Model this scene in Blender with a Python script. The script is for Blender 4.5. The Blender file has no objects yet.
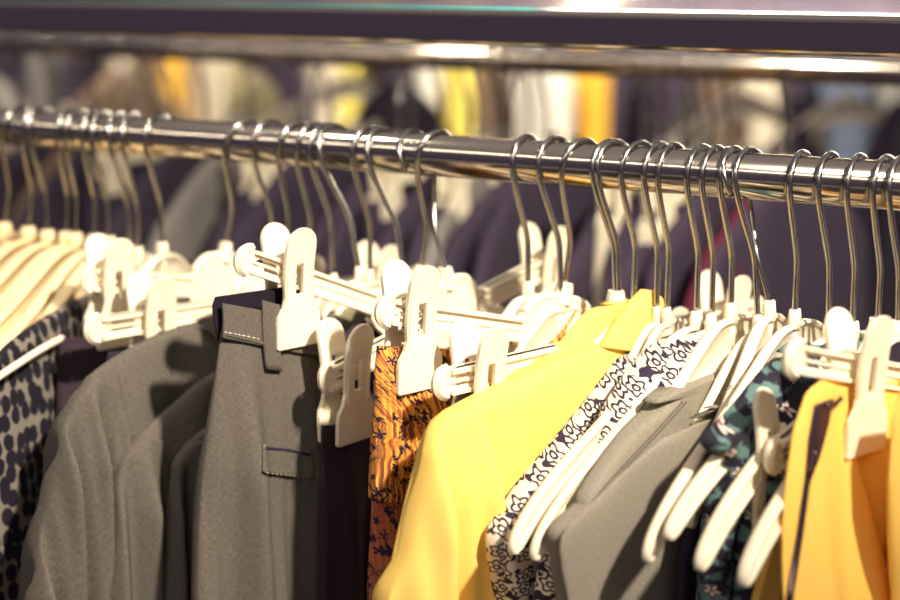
import bpy, bmesh, math, random
from mathutils import Vector, Matrix, noise
random.seed(7)
PI = math.pi
R = math.radians
scn = bpy.context.scene
col = scn.collection

# ------------------------------------------------------------------ camera
F, TH, PIT = 1670.0, R(30), math.atan(340/1670.0)
RAILZ, RR = 1.40, 0.015
cf = Vector((-math.sin(TH), math.cos(TH), 0)); cr = Vector((math.cos(TH), math.sin(TH), 0))
CAM = -cf*1.187 + Vector((0, 0, RAILZ+0.137))
fw = cf*math.cos(PIT) - Vector((0, 0, 1))*math.sin(PIT)
up = cf*math.sin(PIT) + Vector((0, 0, 1))*math.cos(PIT)
cd = bpy.data.cameras.new('camera'); cam = bpy.data.objects.new('camera', cd); col.objects.link(cam)
cam.matrix_world = Matrix.Translation(CAM) @ Matrix((cr, up, -fw)).transposed().to_4x4()
cd.lens = F/900*36; cd.sensor_width = 36; cd.clip_start = .02
cd.dof.use_dof = True; cd.dof.focus_distance = 1.07; cd.dof.aperture_fstop = cd.lens/1000/0.021
scn.camera = cam

def proj(p):
    d = p-CAM; z = d.dot(fw)
    return 450+F*d.dot(cr)/z, 300-F*d.dot(up)/z, z
def ray(px, py): return fw + cr*((px-450)/F) + up*((300-py)/F)
def hit(px, py, o, n):
    r = ray(px, py); return CAM + r*((o-CAM).dot(n)/r.dot(n))

# ------------------------------------------------------------------ materials
def mat(name, color, rough=.6, metal=0, spec=.5):
    m = bpy.data.materials.new(name); m.use_nodes = True
    b = m.node_tree.nodes['Principled BSDF']
    b.inputs['Base Color'].default_value = (*color, 1); b.inputs['Roughness'].default_value = rough
    b.inputs['Metallic'].default_value = metal; b.inputs['Specular IOR Level'].default_value = spec
    return m
class G:
    """small node-graph builder"""
    def __init__(s, m): s.t = m.node_tree; s.b = s.t.nodes['Principled BSDF']
    def n(s, ty, **k):
        x = s.t.nodes.new(ty)
        for a, v in k.items(): setattr(x, a, v)
        return x
    def l(s, a, b): s.t.links.new(a, b)
    def m(s, op, a, b=None, c=None):
        x = s.n('ShaderNodeMath', operation=op)
        for i, v in enumerate((a, b, c)):
            if v is None: continue
            if isinstance(v, (int, float)): x.inputs[i].default_value = v
            else: s.l(v, x.inputs[i])
        return x.outputs[0]
    def uv(s, sx=1, sy=1):
        t = s.n('ShaderNodeTexCoord'); mp = s.n('ShaderNodeMapping'); mp.inputs['Scale'].default_value = (sx, sy, 1)
        s.l(t.outputs['UV'], mp.inputs[0]); return mp.outputs[0]
    def noise(s, vec, sc, det=3, rough=.5):
        x = s.n('ShaderNodeTexNoise'); x.inputs['Scale'].default_value = sc; x.inputs['Detail'].default_value = det
        x.inputs['Roughness'].default_value = rough
        if vec is not None: s.l(vec, x.inputs['Vector'])
        return x.outputs[0]
    def mix(s, f, a, b):
        x = s.n('ShaderNodeMix', data_type='RGBA')
        for sock, v in ((x.inputs[0], f), (x.inputs[6], a), (x.inputs[7], b)):
            if isinstance(v, tuple): sock.default_value = (*v, 1)
            elif isinstance(v, (int, float)): sock.default_value = v
            else: s.l(v, sock)
        return x.outputs[2]
    def step(s, v, e0, e1):
        x = s.n('ShaderNodeMapRange', interpolation_type='SMOOTHSTEP')
        s.l(v, x.inputs[0]); x.inputs[1].default_value = e0; x.inputs[2].default_value = e1
        return x.outputs[0]
    def bump(s, h, st, dist=.001):
        x = s.n('ShaderNodeBump'); x.inputs['Strength'].default_value = st; x.inputs['Distance'].default_value = dist
        s.l(h, x.inputs['Height']); s.l(x.outputs[0], s.b.inputs['Normal'])
    def flower(s, sc, petals=5, jitter=.7, ax=.62):
        """voronoi cell flowers: returns radius from flower centre, angle lobes, cell random"""
        u = s.uv(sc*ax, sc)
        v = s.n('ShaderNodeTexVoronoi', voronoi_dimensions='2D'); v.inputs['Scale'].default_value = 1; v.inputs['Randomness'].default_value = jitter
        s.l(u, v.inputs['Vector'])
        d = s.n('ShaderNodeVectorMath', operation='SUBTRACT'); s.l(u, d.inputs[0]); s.l(v.outputs['Position'], d.inputs[1])
        x = s.n('ShaderNodeSeparateXYZ'); s.l(d.outputs[0], x.inputs[0])
        c = s.n('ShaderNodeSeparateColor'); s.l(v.outputs['Color'], c.inputs[0])
        a = s.m('ARCTAN2', x.outputs[1], x.outputs[0])
        a = s.m('ADD', s.m('MULTIPLY', a, petals), s.m('MULTIPLY', c.outputs[0], 6.28))
        return v.outputs['Distance'], s.m('COSINE', a), c.outputs[1]

def fabric(name, c1, c2=None, weave=.35, rough=.9):
    m = mat(name, c1, rough, spec=.15); g = G(m); u = g.uv(1, 1)
    c2 = c2 or tuple(x*.72 for x in c1)
    a = g.noise(g.uv(2200, 260), 1, 2); b = g.noise(g.uv(260, 2200), 1, 2)
    w = g.m('MULTIPLY_ADD', a, .5, g.m('MULTIPLY', b, .5))
    g.l(g.mix(g.step(w, .35, .65), c2, c1), g.b.inputs['Base Color']); g.bump(w, weave, .0006)
    return m
def denim_grey(name, c1, c2): return fabric(name, c1, c2, .5)

CREAM = mat('cream_plastic', (.86, .79, .63), .38)
g = G(CREAM); tc = g.n('ShaderNodeTexCoord')
nz = g.noise(tc.outputs['Object'], 40, 3)
g.l(g.mix(g.step(nz, .3, .7), (.84, .745, .57), (.90, .81, .635)), g.b.inputs['Base Color']); g.bump(nz, .05, .0005)
CREAM.node_tree.nodes['Principled BSDF'].inputs['Subsurface Weight'].default_value = .0
HONEY = mat('warm_cream_plastic', (.86, .68, .40), .4)
CHROME = mat('chrome', (.60, .54, .46), .13, 1)
g = G(CHROME); tc = g.n('ShaderNodeTexCoord'); nz = g.noise(tc.outputs['Object'], 25, 4); g.bump(nz, .05, .0006)
WIRE = mat('hook_wire', (.40, .385, .375), .22, 1)
g = G(WIRE); tc = g.n('ShaderNodeTexCoord'); nz = g.noise(tc.outputs['Object'], 300, 2); g.bump(nz, .05, .0004)
ZIP = mat('zip_metal', (.10, .07, .09), .35, .8)
STITCH = mat('pale_stitching', (.62, .56, .44), .8)

GREY = denim_grey('olive_grey_twill', (.146, .127, .104), (.080, .070, .064))
GREYL = denim_grey('soft_grey_jersey', (.285, .255, .208), (.205, .182, .15))
NAVY = fabric('dark_navy_cotton', (.036, .026, .048), (.028, .02, .038), .2)
INKY = fabric('near_black_lining', (.016, .012, .022), (.012, .009, .018), .2)
PLUM = fabric('dark_plum_brown_cotton', (.045, .027, .038), (.033, .021, .032), .2)
OLIVE = fabric('pale_olive_cotton', (.24, .22, .14), (.17, .15, .10), .2)
YELLOW = fabric('lemon_yellow_crepe', (.90, .61, .16), (.87, .58, .145), .10)
MUST = fabric('mustard_yellow_cotton', (.93, .57, .125), (.90, .54, .115), .12)
STRAW = fabric('straw_yellow_cotton', (.80, .62, .25), (.72, .52, .18), .1)

def floral_bw():
    m = mat('black_and_white_flower_print', (.8, .75, .65), .85, spec=.15); g = G(m)
    ink = (.035, .025, .05)
    base = (.68, .62, .53)
    r, lob, rnd = g.flower(86, 5, .4)
    pet = g.m('MULTIPLY_ADD', lob, .07, .34)
    d = g.m('ABSOLUTE', g.m('SUBTRACT', r, pet))
    line = g.m('SUBTRACT', 1, g.step(d, .04, .07))
    ctr = g.m('SUBTRACT', 1, g.step(g.m('ABSOLUTE', g.m('SUBTRACT', r, .12)), .03, .06))
    ray = g.m('MULTIPLY', g.m('SUBTRACT', 1, g.step(lob, -.99, -.90)), g.m('MULTIPLY', g.step(r, .12, .14), g.m('SUBTRACT', 1, g.step(r, .24, .28))))
    leaf = g.m('MULTIPLY', g.step(r, .40, .43), g.step(g.noise(g.uv(90, 145), 1, 1), .52, .55))
    f = g.m('MAXIMUM', g.m('MAXIMUM', line, ctr), g.m('MAXIMUM', ray, leaf))
    g.l(g.mix(f, base, ink), g.b.inputs['Base Color'])
    return m
BW = floral_bw()
def floral_teal():
    m = mat('teal_flower_print', (.1, .2, .2), .85, spec=.15); g = G(m)
    n = g.noise(g.uv(70, 110), 1, 2)
    base = g.mix(g.step(n, .49, .55), (.026, .022, .038), (.12, .205, .205))
    r, lob, rnd = g.flower(72, 5, .9)
    on = g.step(rnd, .45, .5)
    pet = g.m('MULTIPLY_ADD', lob, .10, .26)
    blob = g.m('MULTIPLY', on, g.m('SUBTRACT', 1, g.step(g.m('SUBTRACT', r, pet), -.02, .02)))
    inner = g.m('MULTIPLY', on, g.m('SUBTRACT', 1, g.step(g.m('SUBTRACT', r, g.m('MULTIPLY_ADD', lob, .085, .17)), -.02, .02)))
    c = g.mix(blob, base, (.03, .02, .04)); c = g.mix(inner, c, (.74, .62, .56))
    c = g.mix(g.m('MULTIPLY', on, g.m('SUBTRACT', 1, g.step(r, .06, .09))), c, (.25, .06, .08))
    g.l(c, g.b.inputs['Base Color']); return m
TEAL = floral_teal()
def floral_orange(name, o1, o2):
    m = mat(name, o1, .8, spec=.15); g = G(m)
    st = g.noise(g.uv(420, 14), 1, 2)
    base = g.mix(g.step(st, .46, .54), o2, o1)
    n = g.noise(g.uv(170, 120), 1, 3, .7); big = g.noise(g.uv(34, 34), 1, 1)
    f = g.m('MULTIPLY', g.step(n, .53, .56), g.step(big, .45, .50))
    r, lob, rnd = g.flower(85, 5, .9)
    fl = g.m('MULTIPLY', g.step(rnd, .45, .5), g.m('SUBTRACT', 1, g.step(g.m('SUBTRACT', r, g.m('MULTIPLY_ADD', lob, .12, .20)), -.02, .02)))
    f = g.m('MAXIMUM', f, fl)
    g.l(g.mix(f, base, (.035, .022, .04)), g.b.inputs['Base Color']); return m
ORANGE = floral_orange('orange_flower_print', (.86, .40, .07), (.34, .11, .045))  # darker stripe tone paints the shade between the pleats
ORANGE_SHADE = floral_orange('shaded_orange_flower_print', (.50, .17, .07), (.40, .12, .06))  # darker copy of the orange print, shadow put into its colour
def leaf_print():
    m = mat('navy_leaf_print', (.1, .1, .1), .85, spec=.15); g = G(m)
    v = g.n('ShaderNodeTexVoronoi', voronoi_dimensions='2D'); v.inputs['Scale'].default_value = 1; v.inputs['Randomness'].default_value = .55
    g.l(g.uv(95, 72), v.inputs['Vector'])
    n = g.noise(g.uv(160, 160), 1, 2)
    d = g.m('MULTIPLY_ADD', n, .25, v.outputs['Distance'])
    g.l(g.mix(g.step(d, .56, .66), (.014, .011, .02), (.20, .172, .145)), g.b.inputs['Base Color']); return m
LEAF = leaf_print()

# ------------------------------------------------------------------ mesh helpers
class MB:
    def __init__(s): s.v = []; s.f = []; s.uv = None
    def add(s, vs, fs):
        o = len(s.v); s.v += [Vector(v) for v in vs]; s.f += [[i+o for i in f] for f in fs]
    def box(s, c, sz, M=None):
        vs = []
        for x in (-.5, .5):
            for y in (-.5, .5):
                for z in (-.5, .5):
                    p = Vector((x*sz[0], y*sz[1], z*sz[2])); p = (M @ p if M else p) + Vector(c); vs.append(p)
        s.add(vs, [(0, 1, 3, 2), (4, 6, 7, 5), (0, 4, 5, 1), (2, 3, 7, 6), (0, 2, 6, 4), (1, 5, 7, 3)])
    def tube(s, pts, r, n=8, cap=True):
        pts = [Vector(p) for p in pts]; rs = r if isinstance(r, list) else [r]*len(pts)
        t = (pts[1]-pts[0]).normalized(); a = t.orthogonal().normalized(); vs = []
        for i, p in enumerate(pts):
            t = (pts[min(i+1, len(pts)-1)]-pts[max(i-1, 0)]).normalized()
            a = (a-t*a.dot(t)).normalized(); b = t.cross(a)
            vs += [p+(a*math.cos(2*PI*k/n)+b*math.sin(2*PI*k/n))*rs[i] for k in range(n)]
        fs = [(i*n+k, i*n+(k+1) % n, (i+1)*n+(k+1) % n, (i+1)*n+k) for i in range(len(pts)-1) for k in range(n)]
        if cap: fs += [list(range(n))[::-1], [(len(pts)-1)*n+k for k in range(n)]]
        s.add(vs, fs)
    def mesh(s, name, m, smooth=True):
        me = bpy.data.meshes.new(name); me.from_pydata([tuple(v) for v in s.v], [], s.f)
        bm = bmesh.new(); bm.from_mesh(me); bmesh.ops.recalc_face_normals(bm, faces=bm.faces)
        if s.uv:
            L = bm.loops.layers.uv.new('UVMap'); bm.verts.ensure_lookup_table()
            for f in bm.faces:
                for lp in f.loops: lp[L].uv = s.uv[lp.vert.index]
        bm.to_mesh(me); bm.free(); me.materials.append(m)
        me.polygons.foreach_set('use_smooth', [smooth]*len(me.polygons))
        return me
def obj(name, me, parent=None):
    o = bpy.data.objects.new(name, me); col.objects.link(o)
    if parent: o.parent = parent
    return o
def tag(o, label, cat, group=None):
    o['label'] = label; o['category'] = cat
    if group: o['group'] = group
    return o
def empty(name, loc=(0, 0, 0), rot=(0, 0, 0)):
    o = bpy.data.objects.new(name, None); o.empty_display_size = .05; col.objects.link(o); o.location = loc; o.rotation_euler = rot
    return o
def bevel_mod(o, w, seg=2, ang=40):
    b = o.modifiers.new('bevel', 'BEVEL'); b.width = w; b.segments = seg; b.limit_method = 'ANGLE'; b.angle_limit = R(ang); return o
def lerp(a, b, t): return a+(b-a)*t
def interp(pts, x, k=0, j=1):
    """piecewise-linear lookup of pts[.][j] at pts[.][k]=x"""
    if x <= pts[0][k]: return pts[0][j]
    for a, b in zip(pts, pts[1:]):
        if x <= b[k]: return lerp(a[j], b[j], (x-a[k])/max(1e-9, b[k]-a[k]))
    return pts[-1][j]
def crom(pts, n=6):
    P = [Vector(p) for p in pts]; out = []
    for i in range(len(P)-1):
        a, b, c, d = P[max(i-1, 0)], P[i], P[i+1], P[min(i+2, len(P)-1)]
        for k in range(n):
            t = k/n
            out.append(.5*((2*b)+(c-a)*t+(2*a-5*b+4*c-d)*t*t+(3*b-a-3*c+d)*t**3))
    out.append(P[-1]); return out
def plate(name, loops, half, bev, m):
    """flat plate with holes: outline loops in (u,w) -> mesh with u->x, w->z and thickness along y"""
    c = bpy.data.curves.new(name, 'CURVE'); c.dimensions = '2D'; c.fill_mode = 'BOTH'; c.extrude = half-bev; c.bevel_depth = bev; c.bevel_resolution = 1; c.offset = -bev
    for lp in loops:
        s = c.splines.new('POLY'); s.points.add(len(lp)-1); s.use_cyclic_u = True
        for q, p in zip(s.points, lp): q.co = (p[0], p[1], 0, 1)
    o = bpy.data.objects.new(name, c); col.objects.link(o)
    dg = bpy.context.evaluated_depsgraph_get(); dg.update()
    me = bpy.data.meshes.new_from_object(o.evaluated_get(dg))
    bpy.data.objects.remove(o); bpy.data.curves.remove(c)
    for v in me.vertices: v.co = (v.co.x, -v.co.z, v.co.y)
    me.materials.clear(); me.materials.append(m); me.name = name
    return me
def dense(lp, d=.002):
    out = []
    for a, b in zip(lp, lp[1:]+lp[:1]):
        n = max(1, int(math.dist(a, b)/d))
        out += [(lerp(a[0], b[0], k/n), lerp(a[1], b[1], k/n)) for k in range(n)]
    return out
def mesh_join(me, mb):
    """append MB geometry to mesh"""
    bm = bmesh.new(); bm.from_mesh(me)
    vs = [bm.verts.new(v) for v in mb.v]
    new = [bm.faces.new([vs[i] for i in f]) for f in mb.f]
    bmesh.ops.recalc_face_normals(bm, faces=new)
    bm.to_mesh(me); bm.free()
    me.polygons.foreach_set('use_smooth', [False]*len(me.polygons))

# ------------------------------------------------------------------ hanger meshes (local: x = toward the aisle, y = along the rail, z = up, origin = rail axis)
HR, WR = .0185, .00205
def hook_pts():
    c = Vector((0, 0, RR+WR-HR+.0002)); P = []
    for a in range(214, -12, -9): P.append(c+Vector((HR*math.cos(R(a)), 0, HR*math.sin(R(a)))))
    S = crom([(HR*.975, 0, -.0065), (HR*.80, 0, -.017), (HR*.45, 0, -.033), (HR*.14, 0, -.047), (0, 0, -.0575), (0, 0, -.075), (0, 0, -.092)], 5)
    return P+S[1:]
def hook_mesh(flip):
    mb = MB(); P = hook_pts()
    if flip: P = [Vector((-p.x, p.y, p.z)) for p in P]
    mb.tube(P, WR, 8); mb.tube([P[0], P[0]+(P[0]-P[1])*.3], [WR*1.15, WR*.7], 8)
    return mb.mesh('hook', WIRE)
HOOK = hook_mesh(False); HOOKR = hook_mesh(True)
NECK = -.086
def shoulder_mesh(m):
    """I-section shirt-hanger body swept from tip to tip; origin at the neck"""
    half = [(0, -.114, .038, .0050), (.018, -.114, .038, .0055), (.036, -.118, .035, .0060), (.058, -.1255, .029, .0062), (.085, -.1355, .0220, .0062), (.115, -.147, .018, .0062), (.15, -.161, .016, .0062), (.178, -.175, .015, .006), (.197, -.188, .0138, .0055), (.205, -.1965, .0105, .005), (.207, -.2015, .005, .0035)]
    cl = crom([(h[0], h[2], h[1]) for h in half], 4); fl = crom([(h[0], h[3], 0) for h in half], 4)
    right = [(p.x, p.z, p.y, q.y) for p, q in zip(cl, fl)]
    full = [(-a, b, c, d) for a, b, c, d in right[:0:-1]]+right
    ft, wb = .0026, .0016; mb = MB(); vs = []
    for i, (u, w, h, f) in enumerate(full):
        a, b = full[max(i-1, 0)], full[min(i+1, len(full)-1)]
        t = Vector((b[0]-a[0], 0, b[1]-a[1])).normalized(); nrm = Vector((-t.z, 0, t.x))
        hh = h/2; t_ = min(ft, hh*.8)
        sec = [(f*.55, hh), (f, hh-t_*.35), (f*.95, hh-t_), (wb, hh-t_*1.3), (wb, -hh+t_*1.3), (f*.95, -hh+t_), (f, -hh+t_*.35), (f*.55, -hh)]
        sec += [(-x, z) for x, z in sec[::-1]]
        vs += [Vector((u, 0, w-NECK))+nrm*z+Vector((0, x, 0)) for x, z in sec]
    n = 16; k = len(full)
    fs = [(i*n+j, i*n+(j+1) % n, (i+1)*n+(j+1) % n, (i+1)*n+j) for i in range(k-1) for j in range(n)]
    fs += [list(range(n)), [(k-1)*n+j for j in range(n)]]
    mb.add(vs, fs)
    mb.tube([(0, 0, .0015), (0, 0, -.004), (0, 0, -.012)], [.0055, .0066, .0070], 8)
    mb.tube([(0, 0, -.012), (0, 0, -.030)], [.0042, .0030], 8)
    for s in (-1, 1):                                     # strap notches standing on the shoulders
        mb.box((s*.098, 0, -.0595+.0135), (.004, .009, .006), Matrix.Rotation(R(26*s), 3, 'Y'))
    me = mb.mesh('shoulder_body', m); return me
SBODY = shoulder_mesh(CREAM); SBODYW = shoulder_mesh(HONEY)
def clip_body():
    top = [(0, -.096), (.016, -.0965), (.026, -.100), (.033, -.107), (.040, -.1125), (.055, -.1135), (.150, -.1135), (.160, -.1150), (.1655, -.1215), (.160, -.128), (.150, -.1295), (.055, -.1295), (.040, -.131), (.030, -.138), (.016, -.1425), (0, -.1435)]
    out = top+[(-a, b) for a, b in top[-2:0:-1]]
    def slot(s): return [(s*a, b) for a, b in ((.130, -.118), (.150, -.118), (.156, -.1215), (.150, -.125), (.130, -.125), (.126, -.1215))]
    me = plate('clip_bar', [[(a, b-NECK) for a, b in lp] for lp in (out, slot(1), slot(-1))], .0026, .0008, CREAM)
    mb = MB()
    for s in (-1, 1):
        for z in (-.1148, -.1282): mb.box((s*.098, 0, z-NECK), (.118, .0105, .0026))
        mb.box((s*.098, 0, -.1215-NECK), (.118, .0072, .0018))
        # rounded loop round the end of the bar
        E = [(s*(.158+.0085*math.cos(a)), .0, -.1215-NECK+.0085*math.sin(a)) for a in [R(x) for x in range(-90, 91, 15)]]
        mb.tube(E, .0036, 6)
    E = crom([(-.036, 0, -.109-NECK), (-.024, 0, -.0985-NECK), (0, 0, -.0955-NECK), (.024, 0, -.0985-NECK), (.036, 0, -.109-NECK)], 4)
    mb.tube(E, .0036, 6)                                  # rim over the middle plate
    mb.tube([(0, 0, .0015), (0, 0, -.004), (0, 0, -.014)], [.0055, .0066, .0070], 8)
    mesh_join(me, mb); return me
CBODY = clip_body()
def jaw(side, up=0):
    L = []
    for a in range(0, 181, 15): L.append((.0125*math.cos(R(a)), .0215+.0125*math.sin(R(a))))
    left = [(-.0125, -.006), (-.0122, -.014), (-.0138, -.020), (-.0180, -.0265), (-.0188, -.031), (-.0188, -.0475), (-.0175, -.049)]
    L += left+[(-a, b) for a, b in left[::-1]]
    lps = [dense(L, .0025)]
    lps.append(dense([(.0032, -.012), (-.0032, -.012), (-.0032, .009), (.0032, .009)], .0025))
    me = plate('clip_jaw', lps, .0017, .0006, CREAM)
    prof = [(-.05, .0066), (-.030, .0074), (-.018, .0082), (-.005, .0084), (.010, .0098), (.034, .0145)]
    for v in me.vertices: v.co.y = (interp(prof, v.co.z)+.0012+abs(v.co.y)*0)*side + v.co.y
    mb = MB()
    for s in (-1, 1):                                     # stiffening ribs beside the window
        mb.tube([(s*.0100, (interp(prof, z)+.0028)*side, z) for z in (-.020, -.008, .008, .024)], [.0012, .0016, .0016, .001], 6)
    mesh_join(me, mb); return me
JAWF, JAWB = jaw(1), jaw(-1)
mb = MB(); mb.tube([(.0055*math.cos(a*.7), .0045*math.sin(a*.7)*1.0, -.016+.00045*a) for a in range(0, 46)], .0009, 5)
SPRING = mb.mesh('spring', WIRE)

HG = {}
def hook_front(X, psi, flip):
    s = -1 if flip else 1
    return Vector((X, 0, RAILZ)) + Vector((-math.sin(psi), -math.cos(psi), 0))*HR*s
def hanger(key, px, pxs, psi, kind, label, tilt=0, clips=(.115, .115), y0=0., z0=None, body=None, group='hangers on the front rail', flip=False, bs=(1, 1), cs=1., drop=0):
    """px: where the hook's front crosses the rail, pxs: where its stem ends, psi: turn away from square to the rail"""
    psi = R(psi); lo, hi = -3.0, .9
    for _ in range(50):
        mid = (lo+hi)/2
        if proj(hook_front(mid, psi, flip))[0] < px: lo = mid
        else: hi = mid
    X = lo; rot = Matrix.Rotation(-PI/2-psi, 3, 'Z')
    best = min((abs(proj(Vector((X, 0, RAILZ))+rot @ (Matrix.Rotation(R(a*.25), 3, 'X') @ Vector((0, 0, NECK))))[0]-pxs), abs(a), a) for a in range(-72, 73))
    return put_hanger(key, X, 0., RAILZ, psi, R(best[2]*.25), kind, label, tilt, clips, body, group, flip, bs, cs, drop)
def put_hanger(key, X, Y, Z, psi, sw, kind, label, tilt=0, clips=(.115, .115), body=None, group=None, flip=False, bs=(1, 1), cs=1., drop=0):
    U = Vector((-math.sin(psi), -math.cos(psi), 0)); V = Vector((math.cos(psi), -math.sin(psi), 0))
    root = empty('clip_hanger' if kind == 'C' else 'shirt_hanger', (X, Y, Z), (sw, 0, -PI/2-psi)); tag(root, label, 'hanger', group)
    obj('hook', HOOKR if flip else HOOK, root)
    b = obj('hanger_body', CBODY if kind == 'C' else (body or SBODY), root); BR = (Matrix.Rotation(-sw, 3, 'X') @ Matrix.Rotation(-R(tilt), 3, 'Y')); b.location = (0, 0, NECK); b.rotation_euler = BR.to_euler(); b.scale = (tuple(bs)+(1,))[:3]; b.location.z -= drop
    if kind == 'C':
        for s, d in ((1, clips[0]), (-1, clips[1])):
            c = obj('clip', JAWF, root)
            c.location = Vector((0, 0, NECK)) + BR @ Vector((s*d, 0, -.1215-NECK)); c.rotation_euler = (Matrix.Rotation(-sw, 3, 'X') @ Matrix.Rotation(-R(tilt)*.0, 3, 'Y')).to_euler(); c.scale = (cs,)*3
            obj('back_jaw', JAWB, c); obj('spring', SPRING, c)
    O = Vector((X, Y, Z)); sh = Matrix.Rotation(-PI/2-psi, 3, 'Z') @ (Matrix.Rotation(sw, 3, 'X') @ Vector((0, 0, NECK)))
    O = O+Vector((sh.x, sh.y, 0))
    HG[key] = (O, U, V)
    return root

# ------------------------------------------------------------------ cloth
def uw(hg, p, v0=0):
    O, U, V = HG[hg]
    if len(p) == 3: return (p[1], p[2])                  # ('u', u, w) given directly
    q = hit(p[0], p[1], O+V*v0, V); return ((q-O).dot(U), q.z-O.z)
def cloth(name, hg, near, far, m, T=.011, bottom=-.72, v0=0, folds=((.004, 9, 0, 1.5), (.002, 23, 1, -2)), ramp=.12, rows=70, cols=44, parent=None, flare=.03, top=.5, pleat=0, drape=0, seed=0, puff=2.7, tdep=.05):
    O, U, V = HG[hg]
    N = [uw(hg, p, v0) for p in near]; N.sort(key=lambda p: -p[1])
    if isinstance(far, (int, float)): Fr = [(-abs(far)*a if a > 0 else a, b) for a, b in N]
    else: Fr = [uw(hg, p, v0) for p in far]; Fr.sort(key=lambda p: -p[1])
    zmin = min(N[-1][1], Fr[-1][1])
    if bottom is not None and bottom < zmin-.01:
        N.append((N[-1][0]+flare, bottom)); Fr.append((Fr[-1][0]-flare, bottom))
    else: bottom = None
    Ni = [(-w, u) for u, w in N]; Fi = [(-w, u) for u, w in Fr]
    mb = MB(); ring = []; uvs = []
    cs = [.5-.5*math.cos(PI*k/cols) for k in range(cols+1)]
    rnd = random.Random(seed or hash(name) % 999 if seed else seed); du, dv = rnd.random(), rnd.random()
    for r in range(rows+1):
        t = (r/rows)**1.5
        wn = lerp(N[0][1], N[-1][1], t); wf = lerp(Fr[0][1], Fr[-1][1], t)
        un = interp(Ni, -wn); uf = interp(Fi, -wf); row = []
        for side in (1, -1):
            for k in (range(cols+1) if side == 1 else range(cols-1, 0, -1)):
                c = cs[k]; u = lerp(uf, un, c); w = lerp(wf, wn, c)
                e = max(0, 1-abs(2*c-1)**puff)**(1/puff)
                dep = max(0, lerp(Fr[0][1], N[0][1], c)-w)
                fr = min(1, dep/ramp); th = T*e*lerp(top, 1, min(1, dep/tdep))*lerp(1, 1.2, min(1, dep/.4))
                v = side*th; x = 0
                for (a, f, ph, dr) in folds:
                    s = math.sin(2*PI*(f*u)+ph+dr*w*6+1.2*noise.noise((u*6, w*3, ph)))
                    x += a*(s*.65+.35*s*abs(s))
                x += .004*noise.noise((u*14+seed*3.1, w*9, seed*1.7))
                x += pleat*math.sin(2*PI*u*210+3*noise.noise((u*40, w*14, 3)))
                v += x*fr*min(1, .25+e) + drape*dep*dep
                row.append(O+U*u+V*(v+v0)+Vector((0, 0, w)))
        n_ = len(row); k0 = cols//2; us_ = [0.0]*n_; uc = lerp(uf, un, cs[k0]); us_[k0] = uc
        for k in range(k0+1, n_): us_[k] = us_[k-1]+(row[k]-row[k-1]).length
        for k in range(k0-1, -1, -1): us_[k] = us_[k+1]-(row[k+1]-row[k]).length
        uvs += [(us_[k]+du, row[k].z-O.z+dv) for k in range(n_)]
        ring.append(row)
    n = len(ring[0]); k = len(ring)
    vs = [p for r_ in ring for p in r_]
    fs = [(i*n+j, i*n+(j+1) % n, (i+1)*n+(j+1) % n, (i+1)*n+j) for i in range(k-1) for j in range(n)]
    for i in (0, k-1):
        b = i*n
        for j in range(cols):
            q = [b+j, b+j+1, b+(n-j-1) % n, b+(n-j) % n]; q = list(dict.fromkeys(q))
            if len(q) > 2: fs.append(q)
    mb.add(vs, fs); mb.uv = uvs
    o = obj(name, mb.mesh(name, m))
    if parent is not None:
        o.parent = parent; o.matrix_parent_inverse = parent.matrix_world.inverted()
    return o
def strip(name, hg, pts, m, parent, v0, r=.0012, n=6):
    """thin cord (piping, seam, zip line) lying on a garment along photo points"""
    O, U, V = HG[hg]; P = [hit(p[0], p[1], O+V*v0, V) for p in pts]; mb = MB(); mb.tube(crom(P, 4), r, n)
    o = obj(name, mb.mesh(name, m)); o.parent = parent; o.matrix_parent_inverse = parent.matrix_world.inverted(); return o
def stitches(name, hg, pts, m, parent, v0, step=.0042, r=.0005):
    O, U, V = HG[hg]; P = crom([hit(p[0], p[1], O+V*v0, V) for p in pts], 12); mb = MB(); d = 0; last = P[0]
    acc = 0; seg = [P[0]]
    for a, b in zip(P, P[1:]):
        acc += (b-a).length; seg.append(b)
        if acc > step:
            mb.tube([seg[0], lerp(seg[0], seg[-1], .3), lerp(seg[0], seg[-1], .62)], [r*.6, r, r*.6], 5); acc = 0; seg = [b]
    o = obj(name, mb.mesh(name, m)); o.parent = parent; o.matrix_parent_inverse = parent.matrix_world.inverted(); return o

from mathutils.bvhtree import BVHTree
def lay(o, hg, base, off):
    """settle a patch, cord or row of stitches onto the garment under it"""
    O, U, V = HG[hg]; bm = bmesh.new(); bm.from_mesh(base.data); bv = BVHTree.FromBMesh(bm); bm.free()
    for v in o.data.vertices:
        p = v.co; d = (p-O).dot(V); q = p-V*d; r = (q-CAM).normalized()
        h = bv.ray_cast(CAM, r)
        if h[0] and (h[0]-q).length < .15: v.co = h[0]+V*(off+d)
    return o

# ================================================================== the place
def struct(o, kind='structure'): o['kind'] = kind; return o
FLOORM = mat('dark_floor_tiles', (.12, .10, .10), .4)
g = G(FLOORM); tc = g.n('ShaderNodeTexCoord'); br = g.n('ShaderNodeTexBrick'); br.inputs['Scale'].default_value = 1.2
br.inputs['Color1'].default_value = (.13, .105, .11, 1); br.inputs['Color2'].default_value = (.11, .09, .095, 1); br.inputs['Mortar'].default_value = (.05, .04, .05, 1); br.inputs['Mortar Size'].default_value = .006; br.offset = 0
g.l(tc.outputs['Object'], br.inputs['Vector']); g.l(br.outputs[0], g.b.inputs['Base Color'])
WALLM = mat('purple_grey_wall_paint', (.13, .10, .15), .8)
g = G(WALLM); tc = g.n('ShaderNodeTexCoord'); nz = g.noise(tc.outputs['Object'], 3, 4); g.l(g.mix(nz, (.11, .085, .13), (.15, .115, .17)), g.b.inputs['Base Color'])
ADDED_CREAM = mat('added_cream_paint', (.85, .80, .68), .7)
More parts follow.
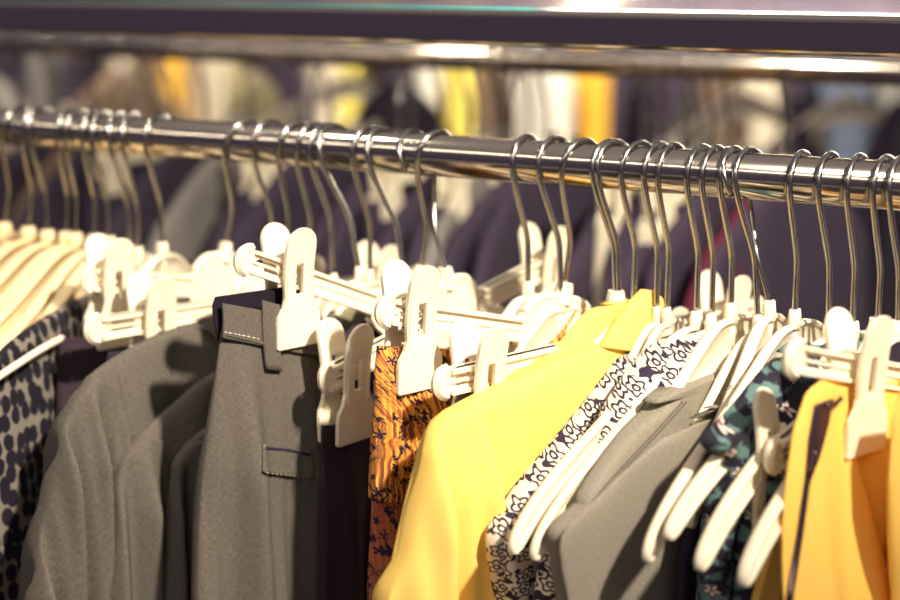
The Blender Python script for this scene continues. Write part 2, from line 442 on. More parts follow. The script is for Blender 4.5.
mb = MB(); mb.box((-1.5, 1.5, -.05), (13, 12, .1)); struct(obj('floor', mb.mesh('floor', FLOORM, False)))
mb = MB(); mb.box((-2.5, 6.05, 1.5), (15, .1, 3.0)); struct(obj('wall_back', mb.mesh('wall_back', WALLM, False)))
mb = MB(); mb.box((-.4, 5.97, 2.2), (5.0, .06, 1.4)); bevel_mod(struct(obj('added_panel_1', mb.mesh('added_cream_panel', ADDED_CREAM, False))), .01)  # unseen cream panel, added so the flat bar reflects something bright

TEALP = mat('added_teal_paint', (.05, .30, .29), .7)
mb = MB(); mb.box((-5.6, 5.97, 2.2), (5.2, .06, 1.4)); bevel_mod(struct(obj('added_panel_2', mb.mesh('added_teal_panel', TEALP, False))), .01)  # unseen panel added for a teal streak reflected in the flat bar
# ------------------------------------------------------------------ racks
Yv = Vector((0, 1, 0))
def rack(y, z, x0, x1, label, barz=None, bary=0, rad=RR, name='clothes_rack'):
    r = empty(name, ((x0+x1)/2, y, 0)); tag(r, label, 'clothes rack'); cx = (x0+x1)/2
    mb = MB(); mb.tube([(x0-cx, 0, z), (x1-cx, 0, z)], rad, 40); me = mb.mesh('rail', CHROME)
    for p in me.polygons:
        if len(p.vertices) > 4: p.use_smooth = False
    obj('rail', me, r)
    for x in (x0, x1):
        mb = MB(); mb.box((x-cx, 0, z/2+.02), (.03, .03, z+.02)); bevel_mod(obj('post', mb.mesh('post', CHROME, False), r), .004)
        mb = MB(); mb.box((x-cx, 0, .015), (.05, .50, .03)); bevel_mod(obj('foot', mb.mesh('foot', CHROME, False), r), .006)
    if barz:
        zt, zb = barz
        mb = MB(); mb.box((0, bary, (zt+zb)/2), (x1-x0+.06, .06, zt-zb)); bevel_mod(obj('top_bar', mb.mesh('top_bar', CHROME, False), r), .0045, 4)
        for x in (x0, x1):
            mb = MB(); mb.box((x-cx, bary/2, (zt+zb)/2), (.03, abs(bary)+.03, .02)); mb.box((x-cx, 0, (z+zt)/2), (.03, .03, zt-z))
            bevel_mod(obj('bracket', mb.mesh('bracket', CHROME, False), r), .003)
    return r
tb = empty('added_reflected_table', (.6, -2.0, 0)); tag(tb, 'added unseen pale table, put in for the bright line it reflects in the rail', 'table')  # table out of view, added only for its reflection in the rail
TBM = mat('added_table_pale', (.85, .80, .70), .5)
mb = MB(); mb.box((0, 0, .78), (5.0, .3, .04)); bevel_mod(obj('table_top', mb.mesh('table_top', TBM, False), tb), .006)
for sx in (-2.4, 2.4):
    for sy in (-.1, .1):
        mb = MB(); mb.box((sx, sy, .38), (.05, .05, .76)); bevel_mod(obj('leg', mb.mesh('leg', TBM, False), tb), .004)
BY = .10
zt = hit(450, 9, Vector((0, BY-.03, 0)), Yv).z; zb = hit(450, 45, Vector((0, BY-.03, 0)), Yv).z
rack(0, RAILZ, -2.1, .95, 'nearest clothes rack, long chrome rail crowded with hangers under a wide flat chrome bar', (zt, zb), BY)
Y2, Y3, Y4 = .62, 1.55, 3.2
Z2 = hit(600, 62, Vector((0, Y2, 0)), Yv).z; Z3 = 1.42; Z4 = 1.43
rack(Y2, Z2, -3.2, 1.0, 'second clothes rack, its blurred chrome rail running just under the flat bar')
rack(Y3, Z3, -4.2, 1.2, 'third clothes rack, hidden rail behind the second rack carrying pale blurred garments')
rack(Y4, Z4, -6.2, 1.3, 'farthest clothes rack, rail of yellow, cream and blue blurred garments by the wall')

# ------------------------------------------------------------------ hangers on the front rail
H = hanger
W = SBODYW
H('a0', 2, 4, -2, 'S', 'cream shirt hanger at the very left edge of the photo', body=W)
H('a1', 22, 28, -4, 'S', 'warm cream shirt hanger second from the left edge, in the blurred yellow bunch', body=W)
H('a2', 28, 47, -6, 'S', 'warm cream shirt hanger third from the left edge, in the blurred yellow bunch', body=W)
H('a3', 57, 66, -8, 'S', 'warm cream shirt hanger fourth from the left edge, in the blurred yellow bunch', body=W)
H('a4', 65, 75, -8, 'S', 'warm cream shirt hanger fifth from the left edge, in the blurred yellow bunch', body=W)
H('a5', 82, 94, -10, 'S', 'warm cream shirt hanger sixth from the left edge, in the blurred yellow bunch', body=W)
H('a6', 92, 109, -12, 'S', 'warm cream shirt hanger seventh from the left edge, last of the yellow bunch', body=W)
H('a7', 109, 131, -14, 'S', 'cream shirt hanger carrying the navy leaf print dress at far left', bs=(.84, .45), drop=.006, tilt=-4)
H('a8', 122, 139, -14, 'S', 'cream shirt hanger between the leaf print dress and the round clip hanger plate', bs=(.7, .5), drop=.006)
H('a9', 145, 162, -4, 'S', 'cream shirt hanger left of the first bare stretch of rail', bs=(.55, .9))
H('b1', 225, 226, 15, 'C', 'cream clip hanger gripping the dark plum skirt beside the leaf print dress', 11, (.103, .085), bs=(.76, 1))
H('b2', 252, 272, 15, 'C', 'cream clip hanger whose looped bar end shows above the left grey shirt', 1, (.112, .112))
H('b3', 278, 285, 10, 'S', 'cream shirt hanger inside the leftmost grey shirt, its hook behind the trousers clip', bs=(.8, .45), drop=.008, tilt=-4)
H('b4', 296, 309, 12, 'S', 'cream shirt hanger inside the second grey shirt, hook right of the trousers clip', bs=(.62, .45), drop=.010, tilt=-8)
H('b5', 309, 333, 13, 'S', 'cream shirt hanger inside the third grey shirt, behind the trousers bar', bs=(.55, .45), drop=.010, tilt=-10)
H('b6', 319, 358, 12, 'S', 'cream shirt hanger with a strongly slanted hook behind the grey trousers bar', bs=(.55, .45), drop=.004)
H('b7', 352, 370, 13, 'S', 'cream shirt hanger under the olive top, left of the two central hooks', bs=(.55, .45), drop=.004)
H('b8', 367, 403, 14, 'S', 'cream shirt hanger just left of the grey trousers hanger, hook slanting right', bs=(.55, .45), drop=.004)
H('c1', 417, 422, 15, 'C', 'cream clip hanger tilted up at the left, gripping the olive grey trousers', 22, (.121, .115))
H('c2', 432, 458, 8, 'C', 'cream clip hanger hooked on backwards, holding the dark trousers beside the orange dress', -9, (.116, .12), flip=True, bs=(.84, 1))
H('d1', 512, 528, 6, 'S', 'cream shirt hanger first right of the bare stretch of rail, above the orange dress bar', bs=(.56, .8))
H('d2', 538, 561, 15, 'S', 'cream shirt hanger with the orange top peeping out beside the yellow shirts', bs=(.6, .5), drop=.006)
H('d3', 562, 565, 17, 'C', 'cream clip hanger whose long bar carries the gathered orange floral dress', 14, (.14, .12))
H('e1', 592, 616, 17, 'C', 'cream clip hanger with its round clip end showing left of the yellow shirt', 0, (.13, .12))
H('e2', 597, 619, 16, 'S', 'cream shirt hanger inside the rear yellow shirt', bs=(.84, .45), drop=.006, tilt=-4)
H('e3', 621, 634, 16, 'S', 'cream shirt hanger inside the front yellow shirt', bs=(.84, .45), drop=.006, tilt=-4)
H('e4', 644, 657, 9, 'S', 'cream shirt hanger immediately right of the yellow collar', bs=(.58, .45), drop=.008, tilt=-7)
H('e5', 658, 667, 8, 'S', 'cream shirt hanger second right of the yellow collar, inside a flowered blouse', bs=(.58, .45), drop=.008, tilt=-7)
H('f1', 687, 697, 8, 'S', 'cream shirt hanger whose curved tip lies lowest left over the white flowered blouse', bs=(1, .58, .95), drop=.008)
H('f2', 702, 712, 7, 'S', 'cream shirt hanger whose curved tip ends against the grey tee shoulder', bs=(1, .55, .95), drop=.009)
H('f3', 720, 731, 7, 'S', 'cream shirt hanger running down into the narrow grey top', bs=(.84, .7), tilt=-2)
H('f4', 735, 757, 12, 'S', 'cream shirt hanger inside the wide soft grey tee', bs=(.72, .55), tilt=-8, drop=.006)
H('f5', 745, 774, 0, 'S', 'cream shirt hanger hooked on backwards, right of the wide grey tee hanger', flip=True, bs=(.62, .7))
H('f6', 790, 795, 3, 'S', 'cream shirt hanger whose low tip touches the grey tee, left of two bright tips', bs=(1, .62, .92))
H('g1', 818, 829, 6, 'S', 'cream shirt hanger inside the teal flowered top, its bright tip over the grey tee', bs=(1, .62, .72), drop=.008)
H('g2', 847, 853, 5, 'S', 'cream shirt hanger whose bright tip crosses the dark teal dress', bs=(1, .66, .88), drop=.004)
H('g3', 873, 878, 7, 'C', 'cream clip hanger with its tall shaded clip beside the yellow trousers', -8, (.134, .12), bs=(.92, 1))
H('g4', 889, 898, 6, 'S', 'cream shirt hanger whose tip curves down at the bottom beside the yellow trousers', bs=(1, .7, .95))
H('g5', 952, 960, 19, 'C', 'cream clip hanger gripping the yellow trousers at far right', 15, (.1, .12))

H('g6', 1022, 1030, 19, 'C', 'cream clip hanger past the right edge, holding the outermost mustard trousers', 8, (.07, .07), bs=(.55, 1))
# ------------------------------------------------------------------ garments, left to right
GR = 'garments on the front rail'
BUNCH = [('u', .03, -.120), ('u', .10, -.152), ('u', .17, -.188), ('u', .205, -.225), ('u', .212, -.30), ('u', .215, -.5)]
for i, (k, m, lb) in enumerate([('a0', STRAW, 'straw coloured top at the very left edge under its warm cream hanger'),
        ('a1', MUST, 'mustard top second from the left edge'), ('a2', STRAW, 'straw top third from the left edge, between mustard tops'),
        ('a3', MUST, 'mustard top fourth from the left edge'), ('a4', STRAW, 'straw top fifth from the left edge'),
        ('a5', MUST, 'mustard top sixth from the left edge'), ('a6', STRAW, 'straw top next to the navy leaf print dress')]):
    tag(cloth('sleeveless_shirt', k, BUNCH, .9, m, T=.0055, rows=30, cols=20, seed=i+1, folds=((.002, 12, i, 1),)), lb, 'top', GR)

o = cloth('print_dress', 'a7', [(84, 297), (60, 308), (35, 323), (12, 340), (-10, 362), (-20, 400), (-24, 460), (-26, 600)], .8, LEAF, T=.010, seed=11)
tag(o, 'navy and cream leaf print dress hanging at the far left', 'dress', GR)
strip('strap', 'a7', [(62, 338), (40, 350), (18, 364), (-6, 380)], CREAM, o, .016, .0028)
o = cloth('skirt', 'b1', [(60, 345), (57, 375), (54, 450), (48, 600)], [(150, 345), (155, 450), (160, 600)], PLUM, T=.008, seed=12, top=.4)
tag(o, 'dark plum brown skirt held by the left pair of clips', 'skirt', GR)
w_ = cloth('waistband', 'b1', [(62, 338), (58, 372)], [(150, 338), (151, 372)], PLUM, T=.0055, bottom=None, folds=(), rows=16, parent=o, seed=13)
o = cloth('skirt', 'b2', [(108, 352), (100, 400), (92, 480), (88, 600)], [(215, 345), (220, 450), (220, 600)], NAVY, T=.008, seed=14)
tag(o, 'dark navy skirt on the looped clip hanger, mostly behind the grey shirt', 'skirt', GR)

def grey_shirt(hg, near, far, label, seed, m=GREY, slv=None):
    o = cloth('shirt', hg, near, far, m, T=.0125, seed=seed, folds=((.007, 14, seed, 1.5), (.004, 27, 1+seed, -1)), ramp=.10)
    tag(o, label, 'shirt', GR); return o
s1 = grey_shirt('b3', [(222, 316), (205, 317), (186, 322), (160, 333), (130, 348), (105, 363), (86, 380), (72, 400), (62, 430), (52, 480), (40, 550), (29, 600)], .75, 'olive grey shirt leftmost of the three, its pleated sleeve lit at bottom left', 21)
sl = cloth('sleeve', 'b3', [(90, 376), (74, 398), (61, 430), (50, 480), (38, 550), (26, 600)], [(118, 392), (122, 420), (121, 470), (116, 540), (110, 600)], GREY, T=.017, v0=.008, seed=22, folds=((.010, 42, .4, 1), (.004, 80, 1, -1)), ramp=.05, parent=s1, flare=.0)
lay(strip('shoulder_seam', 'b3', [(118, 372), (122, 392), (124, 420), (123, 470)], GREY, s1, 0, .0012), 'b3', s1, .0)
lay(strip('collar_seam', 'b3', [(178, 328), (196, 326), (212, 334), (220, 348)], GREY, s1, 0, .0016), 'b3', s1, .0)
s2 = grey_shirt('b4', [(232, 366), (215, 372), (195, 385), (175, 402), (155, 420), (136, 437), (121, 458), (113, 490), (108, 540), (100, 600)], .75, 'olive grey shirt second of the three, shoulder shaded by the trousers', 23)
cloth('sleeve', 'b4', [(138, 435), (121, 457), (112, 490), (107, 540), (99, 600)], [(160, 440), (166, 470), (163, 530), (158, 600)], GREY, T=.015, v0=.007, seed=24, folds=((.008, 36, 1.4, 1),), ramp=.05, parent=s2, flare=0)
s3 = grey_shirt('b5', [(236, 412), (218, 420), (200, 432), (185, 446), (175, 464), (170, 500), (165, 545), (158, 600)], .75, 'olive grey shirt third of the three, a sleeve just left of the trousers', 25)
cloth('sleeve', 'b5', [(188, 443), (174, 464), (169, 500), (164, 545), (157, 600)], [(212, 440), (216, 480), (213, 540), (210, 600)], GREY, T=.012, v0=.004, seed=26, folds=((.007, 40, .2, 1),), ramp=.05, parent=s3, flare=0)

OB = [('u', .012, -.112), ('u', .05, -.119), ('u', .09, -.137), ('u', .12, -.155), ('u', .128, -.20), ('u', .13, -.5)]
for k, m, lb, sd in (('b6', NAVY, 'dark navy top left of the olive top', 33), ('b7', OLIVE, 'pale olive top behind the grey trousers bar', 34), ('b8', NAVY, 'dark navy top just behind the grey trousers hanger', 35)):
    tag(cloth('plain_tunic', k, OB, .9, m, T=.007, seed=sd, rows=40, cols=24, folds=((.003, 11, sd, 1),)), lb, 'top', GR)

# olive grey trousers
t = cloth('trousers', 'c1', [(221, 332), (217, 365), (211, 410), (205, 460), (199, 530), (195, 600)], [(322, 352), (320, 400), (317, 470), (320, 530), (324, 600)], GREY, T=.013, seed=41, folds=((.0085, 17, 2.2, -.5), (.0035, 37, 1.0, .8)), ramp=.10, flare=.01, top=.25, tdep=.09, cols=60, rows=90)
tag(t, 'olive grey trousers with belt loop and stitched pocket, clipped at the waist', 'trousers', GR)
lin = cloth('waist_lining', 'c1', [(215, 297), (212, 306), (213, 320), (219, 345)], [(300, 285), (300, 320), (300, 345)], INKY, T=.0025, bottom=None, v0=-.0035, folds=(), rows=20, parent=t, seed=42); lin['label'] = 'dark navy inner waistband'
wb = cloth('waistband', 'c1', [(222, 303), (223, 322), (222, 338)], [(326, 322), (325, 340), (324, 358)], GREY, T=.0028, v0=.0036, bottom=None, folds=(), rows=24, parent=t, seed=43, puff=8)
lay(strip('waist_seam', 'c1', [(223, 334), (245, 339), (272, 346), (300, 353), (323, 358)], GREY, t, 0, .0009), 'c1', wb, 0)
lay(stitches('stitching', 'c1', [(224, 332), (245, 336), (262, 340)], STITCH, t, 0, .0032, .0006), 'c1', wb, .0006)
lp = cloth('belt_loop', 'c1', [(262, 300), (262, 335), (265, 369)], [(280, 305), (279, 340), (281, 371)], GREY, T=.0018, v0=.0062, bottom=None, folds=(), rows=16, cols=12, parent=t, seed=44, puff=6)
pk = cloth('pocket', 'c1', [(262, 444), (261, 472)], [(311, 451), (312, 478)], GREY, T=.0012, v0=0, bottom=None, folds=(), rows=14, cols=20, parent=t, seed=45, puff=10, top=1); lay(pk, 'c1', t, .0012)
ps = stitches('stitching', 'c1', [(310, 451), (288, 446), (264, 444), (262, 450), (261, 470), (264, 473), (288, 476), (311, 479)], STITCH, pk, 0, .0032, .0010); lay(ps, 'c1', pk, .0010); ps['label'] = 'pale dashed pocket stitching'
lay(strip('pocket_welt', 'c1', [(266, 448), (288, 450), (310, 455)], NAVY, pk, 0, .0010), 'c1', pk, 0)

# dark trousers beside them
o = cloth('trousers', 'c2', [(322, 432), (322, 480), (322, 600)], [(392, 425), (392, 500), (392, 600)], PLUM, T=.010, top=.3, seed=51, folds=((.004, 30, 0, .5),), flare=.0)
tag(o, 'dark plum trousers hanging between the grey trousers and the orange dress', 'trousers', GR)
cloth('waistband', 'c2', [(321, 426), (321, 452)], [(394, 420), (394, 446)], PLUM, T=.0040, bottom=None, folds=(), rows=14, parent=o, seed=52)

# orange dress and what peeps out behind
d = cloth('floral_dress', 'd3', [(377, 346), (374, 380), (376, 400), (373, 440), (372, 500)], [(500, 352), (490, 400), (480, 500)], ORANGE, T=.011, bottom=None, seed=61, folds=((.004, 18, 1, 1),), pleat=.0026, cols=150, rows=80, top=.35, ramp=.05)
tag(d, 'gathered orange dress with dark flowers, clipped left of the yellow shirt', 'dress', GR)
sk = cloth('skirt', 'd3', [(373, 486), (372, 540), (370, 600)], [(482, 486), (482, 540), (482, 600)], ORANGE_SHADE, T=.011, seed=62, folds=((.005, 20, 1, 1),), parent=d, ramp=.05); sk['label'] = 'smoother skirt below the gathers, shade painted in as a rust tone'
o = cloth('floral_tunic', 'd2', [(574, 308), (560, 330), (545, 345), (530, 358), (500, 376), (480, 400), (470, 450), (465, 600)], .6, ORANGE, T=.008, seed=63, pleat=.0008, cols=70)
tag(o, 'orange floral top peeping out behind the yellow shirts', 'top', GR)
tag(cloth('skirt', 'e1', [(455, 400), (452, 500), (450, 600)], [(600, 380), (600, 600)], NAVY, T=.007, seed=64), 'dark navy skirt hidden behind the yellow shirts', 'skirt', GR)

# yellow shirts
y0 = cloth('shirt', 'e2', [(614, 302), (600, 304), (586, 312), (570, 332), (556, 348), (530, 364), (490, 386), (462, 404), (450, 430), (445, 600)], .5, YELLOW, T=.010, seed=71)
tag(y0, 'lemon yellow shirt, rear of two, its collar peeping out at left', 'shirt', GR)
y = cloth('shirt', 'e3', [(640, 296), (630, 316), (616, 338), (590, 345), (560, 355), (530, 369), (500, 384), (470, 399), (448, 411), (432, 424), (422, 442), (414, 470), (405, 505), (394, 555), (383, 600)], .45, YELLOW, T=.0125, seed=72, folds=((.004, 11, .5, 1), (.002, 24, 2, -1)), ramp=.14, rows=90, cols=56, flare=.02)
tag(y, 'lemon yellow shirt, front of two, with sleeve falling at centre', 'shirt', GR)
cl = cloth('collar', 'e3', [(643, 290), (632, 300), (618, 318), (606, 338), (601, 347)], [(652, 290), (661, 298), (664, 315), (660, 335), (652, 353)], YELLOW, T=.009, v0=.008, bottom=None, seed=73, folds=(), rows=30, cols=24, parent=y)
sl = cloth('sleeve', 'e3', [(462, 405), (441, 418), (431, 432), (424, 450), (418, 480), (411, 515), (402, 560), (391, 600)], [(486, 410), (490, 440), (489, 490), (489, 540), (492, 600)], YELLOW, T=.019, v0=.008, seed=74, folds=((.010, 24, 2.6, .5), (.0035, 50, .5, -1)), ramp=.07, rows=70, cols=60, parent=y, flare=.02)
lay(strip('placket_seam', 'e3', [(604, 343), (622, 344), (640, 352), (650, 368)], YELLOW, y, 0, .0010), 'e3', y, 0)

# black and white flowered blouses, grey tops
b4_ = cloth('floral_blouse', 'e4', [(676, 338), (655, 343), (634, 350), (622, 360), (607, 382), (588, 408), (562, 438), (532, 474), (504, 512), (491, 530), (489, 545), (493, 570), (500, 600)], .45, BW, T=.0115, seed=80, puff=4, top=.75, rows=90, cols=56, folds=((.003, 13, .5, 1),), flare=.0)
tag(b4_, 'black and white flowered blouse touching the yellow shirt, its sleeve end in view', 'blouse', GR)
b = cloth('floral_blouse', 'e5', [(684, 340), (668, 346), (652, 354), (640, 366), (624, 388), (606, 412), (582, 440), (556, 470), (528, 506), (512, 526), (506, 545), (508, 570), (512, 600)], .45, BW, T=.0115, seed=81, puff=4, top=.75, rows=90, cols=56, folds=((.003, 13, .5, 1),), flare=.0)
tag(b, 'black and white flowered blouse second from the yellow shirt, left of the first bare tip', 'blouse', GR)
b1 = cloth('floral_blouse', 'f1', [(670, 342), (654, 352), (636, 372), (614, 402), (602, 424), (598, 436), (594, 452), (578, 490), (552, 540), (540, 600)], .45, BW, T=.0115, seed=82, puff=5, top=1.0, rows=80, cols=50, folds=((.003, 12, 1.5, 1),), flare=.0)
tag(b1, 'black and white flowered blouse whose strap lets the first hanger tip out', 'blouse', GR)
b2 = cloth('floral_blouse', 'f2', [(692, 338), (680, 346), (664, 368), (642, 402), (624, 430), (619, 442), (615, 458), (600, 492), (576, 545), (566, 600)], .45, BW, T=.0115, seed=83, puff=5, top=1.0, rows=80, cols=50, folds=((.003, 12, 2.5, 1),), flare=.0)
tag(b2, 'black and white flowered blouse whose strap lets the second hanger tip out', 'blouse', GR)
ga = cloth('knit_vest', 'f3', [(676, 392), (658, 394), (646, 404), (632, 424), (612, 450), (592, 478), (579, 496), (577, 520), (582, 600)], .4, GREYL, T=.010, top=.95, puff=4, seed=84, folds=((.003, 12, 1, 1),))
tag(ga, 'narrow soft grey top with double seam, left of the wide grey tee', 'top', GR)
for dd in (0, 4): lay(strip('seam', 'f3', [(682+dd, 402), (664+dd, 422), (640+dd, 448), (612+dd, 478), (592+dd, 502)], GREY, ga, 0, .0008), 'f3', ga, 0)
gb = cloth('knit_tee', 'f4', [(750, 404), (728, 404), (706, 410), (686, 421), (664, 436), (640, 453), (616, 472), (592, 496), (572, 513), (558, 526), (553, 536), (556, 560), (562, 600)], [(758, 404), (790, 440), (800, 600)], GREYL, T=.0125, top=.95, puff=4, seed=85, folds=((.0045, 13, .7, 1), (.002, 27, 2, -1)), rows=90, cols=56, flare=.0)
tag(gb, 'wide soft grey tee with hanger shadows across it, right of flowered blouses', 'tee', GR)

fp = cloth('front_panel', 'f4', [(752, 403), (728, 402), (704, 408), (684, 420), (664, 437), (642, 456), (620, 475), (597, 498), (578, 515), (564, 529), (560, 545), (562, 570), (568, 600)], [(760, 404), (780, 430), (785, 600)], GREYL, T=.004, v0=.0125, seed=86, flare=.0, folds=((.0025, 13, .7, 1),), rows=60, cols=40, parent=gb, top=.9)
# dark and teal garments
o = cloth('dress', 'f5', [(756, 408), (742, 432), (724, 462), (706, 492), (692, 520), (684, 560), (682, 600)], .4, NAVY, T=.009, seed=91); tag(o, 'dark navy dress right of the wide grey tee', 'dress', GR)
tl = cloth('floral_tunic', 'g1', [(818, 343), (796, 345), (782, 356), (768, 373), (757, 391), (742, 408), (724, 424), (707, 438), (705, 446), (718, 456), (722, 480), (710, 530), (706, 600)], [(822, 344), (832, 352), (845, 400), (850, 600)], TEAL, T=.013, puff=4, seed=92, top=.75, rows=80); tag(tl, 'teal top with small pink and white flowers', 'top', GR)
t2 = cloth('floral_dress', 'g2', [(836, 348), (818, 366), (800, 390), (782, 422), (768, 450), (762, 466), (760, 480), (758, 500), (746, 550), (742, 600)], .4, TEAL, T=.012, puff=4, seed=93, top=.75); tag(t2, 'teal flowered dress hanging in shadow behind the curved hanger tip', 'dress', GR)
o = cloth('trousers', 'g3', [(770, 505), (771, 540), (772, 600)], [(850, 470), (850, 600)], NAVY, T=.008, seed=94, flare=0); tag(o, 'dark navy trousers under the shaded clip, left of yellow trousers', 'trousers', GR)
o = cloth('dress', 'g4', [(850, 360), (834, 384), (812, 425), (796, 470), (786, 510), (780, 530), (780, 600)], .3, NAVY, T=.0045, seed=95, top=.75); tag(o, 'dark navy dress just behind the yellow trousers', 'dress', GR)

# yellow trousers
yt = cloth('trousers', 'g5', [(820, 379), (806, 393), (797, 430), (790, 500), (781, 600)], [('u', -.15, -.13), ('u', -.16, -.4)], MUST, T=.012, seed=97, folds=((.006, 17, .3, .6), (.003, 33, 1, -1)), rows=90, cols=70, top=.2, ramp=.08, tdep=.1, drape=-.9)
tag(yt, 'mustard yellow trousers with an open dark zip, clipped at far right', 'trousers', GR)
fl = cloth('front_panel', 'g5', [(822, 380), (806, 393), (793, 430), (780, 500), (764, 600)], [(842, 388), (848, 440), (857, 490), (870, 560), (882, 600)], MUST, T=.0035, v0=.0035, seed=98, folds=((.004, 22, .6, .5),), rows=60, cols=40, parent=yt, top=.6, flare=.0, drape=1.0)
zp = cloth('zip', 'g5', [(813, 405), (807, 440), (804, 478), (796, 530), (784, 600)], [(832, 398), (828, 422), (819, 456), (809, 480), (801, 535), (789, 600)], ZIP, T=.0012, v0=0, bottom=None, folds=(), rows=40, cols=10, parent=yt, seed=99, top=1); lay(zp, 'g5', fl, .0010); zp['label'] = 'dark open zip'
lay(strip('zip_pull', 'g5', [(822, 404), (830, 403), (837, 397)], ZIP, zp, 0, .0016), 'g5', fl, .003)
lay(strip('zip_slider', 'g5', [(810, 450), (808, 462), (806, 472)], ZIP, zp, 0, .0022), 'g5', fl, .003)

o = cloth('trousers', 'g6', [(900, 392), (893, 420), (889, 480), (890, 540), (893, 600)], [('u', -.15, -.14), ('u', -.16, -.4)], MUST, T=.011, seed=100, folds=((.004, 20, .3, .6),), top=.25, tdep=.1)
tag(o, 'mustard yellow trousers, only their edge showing at the right border', 'trousers', GR)
# ================================================================== racks behind
ORD = ['first', 'second', 'third', 'fourth', 'fifth', 'sixth', 'seventh', 'eighth', 'ninth', 'tenth', 'eleventh', 'twelfth', 'thirteenth', 'fourteenth', 'fifteenth', 'sixteenth', 'seventeenth', 'eighteenth', 'nineteenth', 'twentieth', 'twenty-first', 'twenty-second', 'twenty-third', 'twenty-fourth', 'twenty-fifth', 'twenty-sixth', 'twenty-seventh', 'twenty-eighth', 'twenty-ninth', 'thirtieth']
BM = {n: fabric(n+'_cloth', c, None, .05) for n, c in dict(dark=(.05, .036, .062), brown=(.16, .11, .08), cream=(.66, .58, .46), mustard=(.85, .48, .06), lemon=(.86, .72, .16), grey=(.22, .20, .19), denim_blue=(.20, .24, .36), crimson=(.11, .018, .04), white=(.78, .74, .66), khaki=(.36, .31, .18)).items()}
def back(key, px, Y, Z, psi, kind, cname, ordn, where, gname, wide=1., long=.62, thick=.010, rnd=None):
    o_ = hit(px, 58, Vector((0, Y, 0)), Yv)
    put_hanger(key, o_.x, Y, Z, R(psi), 0, kind, f'{ORD[ordn]} blurred cream hanger from the left on the {where} rail', 0, (.11, .11), None, 'hangers on the '+where+' rail', rnd.random() < .12, (.8, .35), 1., .006)
    if kind == 'C': near = [('u', .15, -.15), ('u', .155, -.3), ('u', .16, -long)]
    else: near = [('u', .012, -.096), ('u', .06, -.112), ('u', .12, -.146), ('u', .17, -.18), ('u', .205*wide, -.225), ('u', .21*wide, -.35), ('u', .22*wide, -long)]
    m = BM[cname]; nm = {'C': 'skirt', 'S': 'shirt'}[kind]
    q = cloth(nm, key, near, 1., m, T=thick, bottom=-long, rows=22, cols=16, puff=4, top=.7, seed=hash((px, ordn)) % 50, folds=((.006, 9, px*.1, 1), (.003, 21, px, -1)))
    cn = cname.replace('_', ' ')
    tag(q, f'blurred {cn} {nm} on the {ORD[ordn]} hanger from the left, {where} rail', nm, f'garments on the {where} rail')
rnd = random.Random(3)
xs2 = [-60, -20, 15, 48, 92, 130, 172, 205, 250, 300, 312, 330, 398, 412, 440, 468, 480, 496, 512, 530, 548, 645, 655, 668, 690, 702, 715, 730, 788, 796]
cs2 = ['dark', 'grey', 'dark', 'dark', 'brown', 'dark', 'dark', 'dark', 'grey', 'dark', 'dark', 'dark', 'dark', 'dark', 'dark', 'dark', 'dark', 'grey', 'dark', 'dark', 'dark', 'dark', 'cream', 'dark', 'dark', 'dark', 'cream', 'dark', 'crimson', 'dark']
for i, (x, c) in enumerate(zip(xs2, cs2)):
    back(f'r2_{i}', x, Y2, Z2, rnd.uniform(-16, 10), 'C' if i % 4 == 2 else 'S', c, i, 'second', 'second', rnd=rnd, thick=.012)
xs3 = [-40, 120, 255, 395, 640, 690, 800, 905]
cs3 = ['grey', 'brown', 'khaki', 'dark', 'dark', 'grey', 'dark', 'dark']
for i, (x, c) in enumerate(zip(xs3, cs3)):
    back(f'r3_{i}', x, Y3, Z3, rnd.uniform(-30, 5), 'S', c, i, 'third', 'third', rnd=rnd, thick=.02)
for k_, (x, ps, nm) in enumerate(((312, 28, 'behind the slanted hooks left of centre'), (716, 24, 'above the densest bunch of hooks'), (826, 30, 'beside the blue garment at upper right'))):
    o_ = hit(x, 58, Vector((0, Y3-.12, 0)), Yv)
    put_hanger(f'bare_{k_}', o_.x, Y3, Z3, R(ps), 0, 'S', 'bare blurred cream hanger on the third rail, ' + nm, 0, (.11, .11), None, 'hangers on the third rail')
xs4 = [5, 45, 85, 118, 140, 172, 200, 235, 270, 310, 358, 392, 425, 455, 492, 540, 585, 625, 660, 700, 735, 780, 838, 890]
cs4 = ['dark', 'grey', 'dark', 'cream', 'brown', 'mustard', 'cream', 'khaki', 'dark', 'cream', 'lemon', 'dark', 'white', 'lemon', 'brown', 'white', 'mustard', 'dark', 'dark', 'brown', 'cream', 'dark', 'denim_blue', 'white']
for i, (x, c) in enumerate(zip(xs4, cs4)):
    back(f'r4_{i}', x, Y4, Z4, rnd.uniform(-70, -20), 'S', c, i, 'farthest', 'farthest', rnd=rnd, thick=.03)

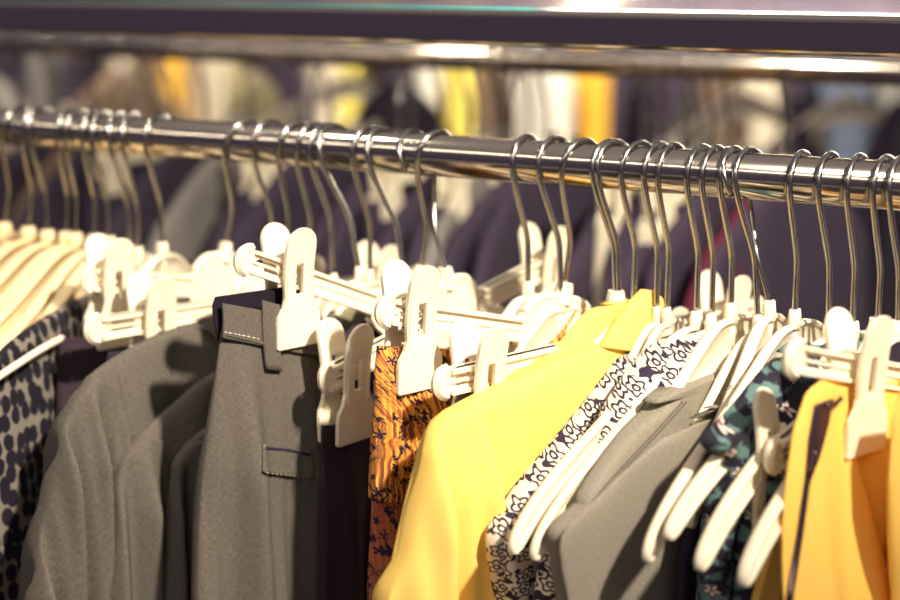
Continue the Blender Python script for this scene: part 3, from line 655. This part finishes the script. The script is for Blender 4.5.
# ================================================================== light
wd = bpy.data.worlds.new('world'); scn.world = wd; wd.use_nodes = True
wt = wd.node_tree; wc = wt.nodes.new('ShaderNodeTexCoord'); ws = wt.nodes.new('ShaderNodeSeparateXYZ'); wr = wt.nodes.new('ShaderNodeValToRGB')
wt.links.new(wc.outputs['Generated'], ws.inputs[0]); wt.links.new(ws.outputs[2], wr.inputs[0]); wt.links.new(wr.outputs[0], wt.nodes['Background'].inputs[0])
e = wr.color_ramp.elements; e[0].position = 0; e[0].color = (.075, .055, .095, 1); e[1].position = 1; e[1].color = (.36, .31, .30, 1)
x = e.new(.25); x.color = (.088, .066, .104, 1)
wt.nodes['Background'].inputs[1].default_value = .92
def aim(o, tgt): o.rotation_euler = (Vector(tgt)-o.location).to_track_quat('-Z', 'Y').to_euler()
def spot(name, loc, tgt, power, color, rad, ang=60, blend=.5):
    l = bpy.data.lights.new(name, 'SPOT'); l.energy = power; l.color = color; l.shadow_soft_size = rad; l.spot_size = R(ang); l.spot_blend = blend
    o = bpy.data.objects.new(name, l); col.objects.link(o); o.location = loc; aim(o, tgt); return o
def area(name, loc, tgt, power, color, sx, sy):
    l = bpy.data.lights.new(name, 'AREA'); l.shape = 'RECTANGLE'; l.size = sx; l.size_y = sy; l.energy = power; l.color = color
    o = bpy.data.objects.new(name, l); col.objects.link(o); o.location = loc; aim(o, tgt); return o
KEYC = (1, .89, .70)
key = CAM + cr*.8 - cf*.1; key.z = 2.6
ks = spot('key_spotlight', key, (.13, -.05, 1.455), 385, KEYC, .045, 29, 1.0); ks.scale = (2.7, 1, 1)
area('added_table_lamp', (.6, -2.0, 2.7), (.6, -2.0, 0), 34, KEYC, 5, .15)  # lamp added above the unseen table to brighten its reflection
spot('rear_spotlight', (-1.2, .9, 3.0), (-2.2, 3.2, 1.1), 900, KEYC, .15, 70)
spot('middle_spotlight', (-.2, -.4, 3.0), (-.75, .62, 1.1), 70, KEYC, .12, 60)
area('added_panel_lamp', (-.4, 5.0, 3.0), (-.4, 6, 2.0), 800, (1, .93, .78), 4.6, .2)  # lamp added to light up the unseen cream panel

vs = scn.view_settings; vs.view_transform = 'Standard'; vs.look = 'None'; vs.gamma = 1; vs.exposure = 0.0; vs.use_curve_mapping = False
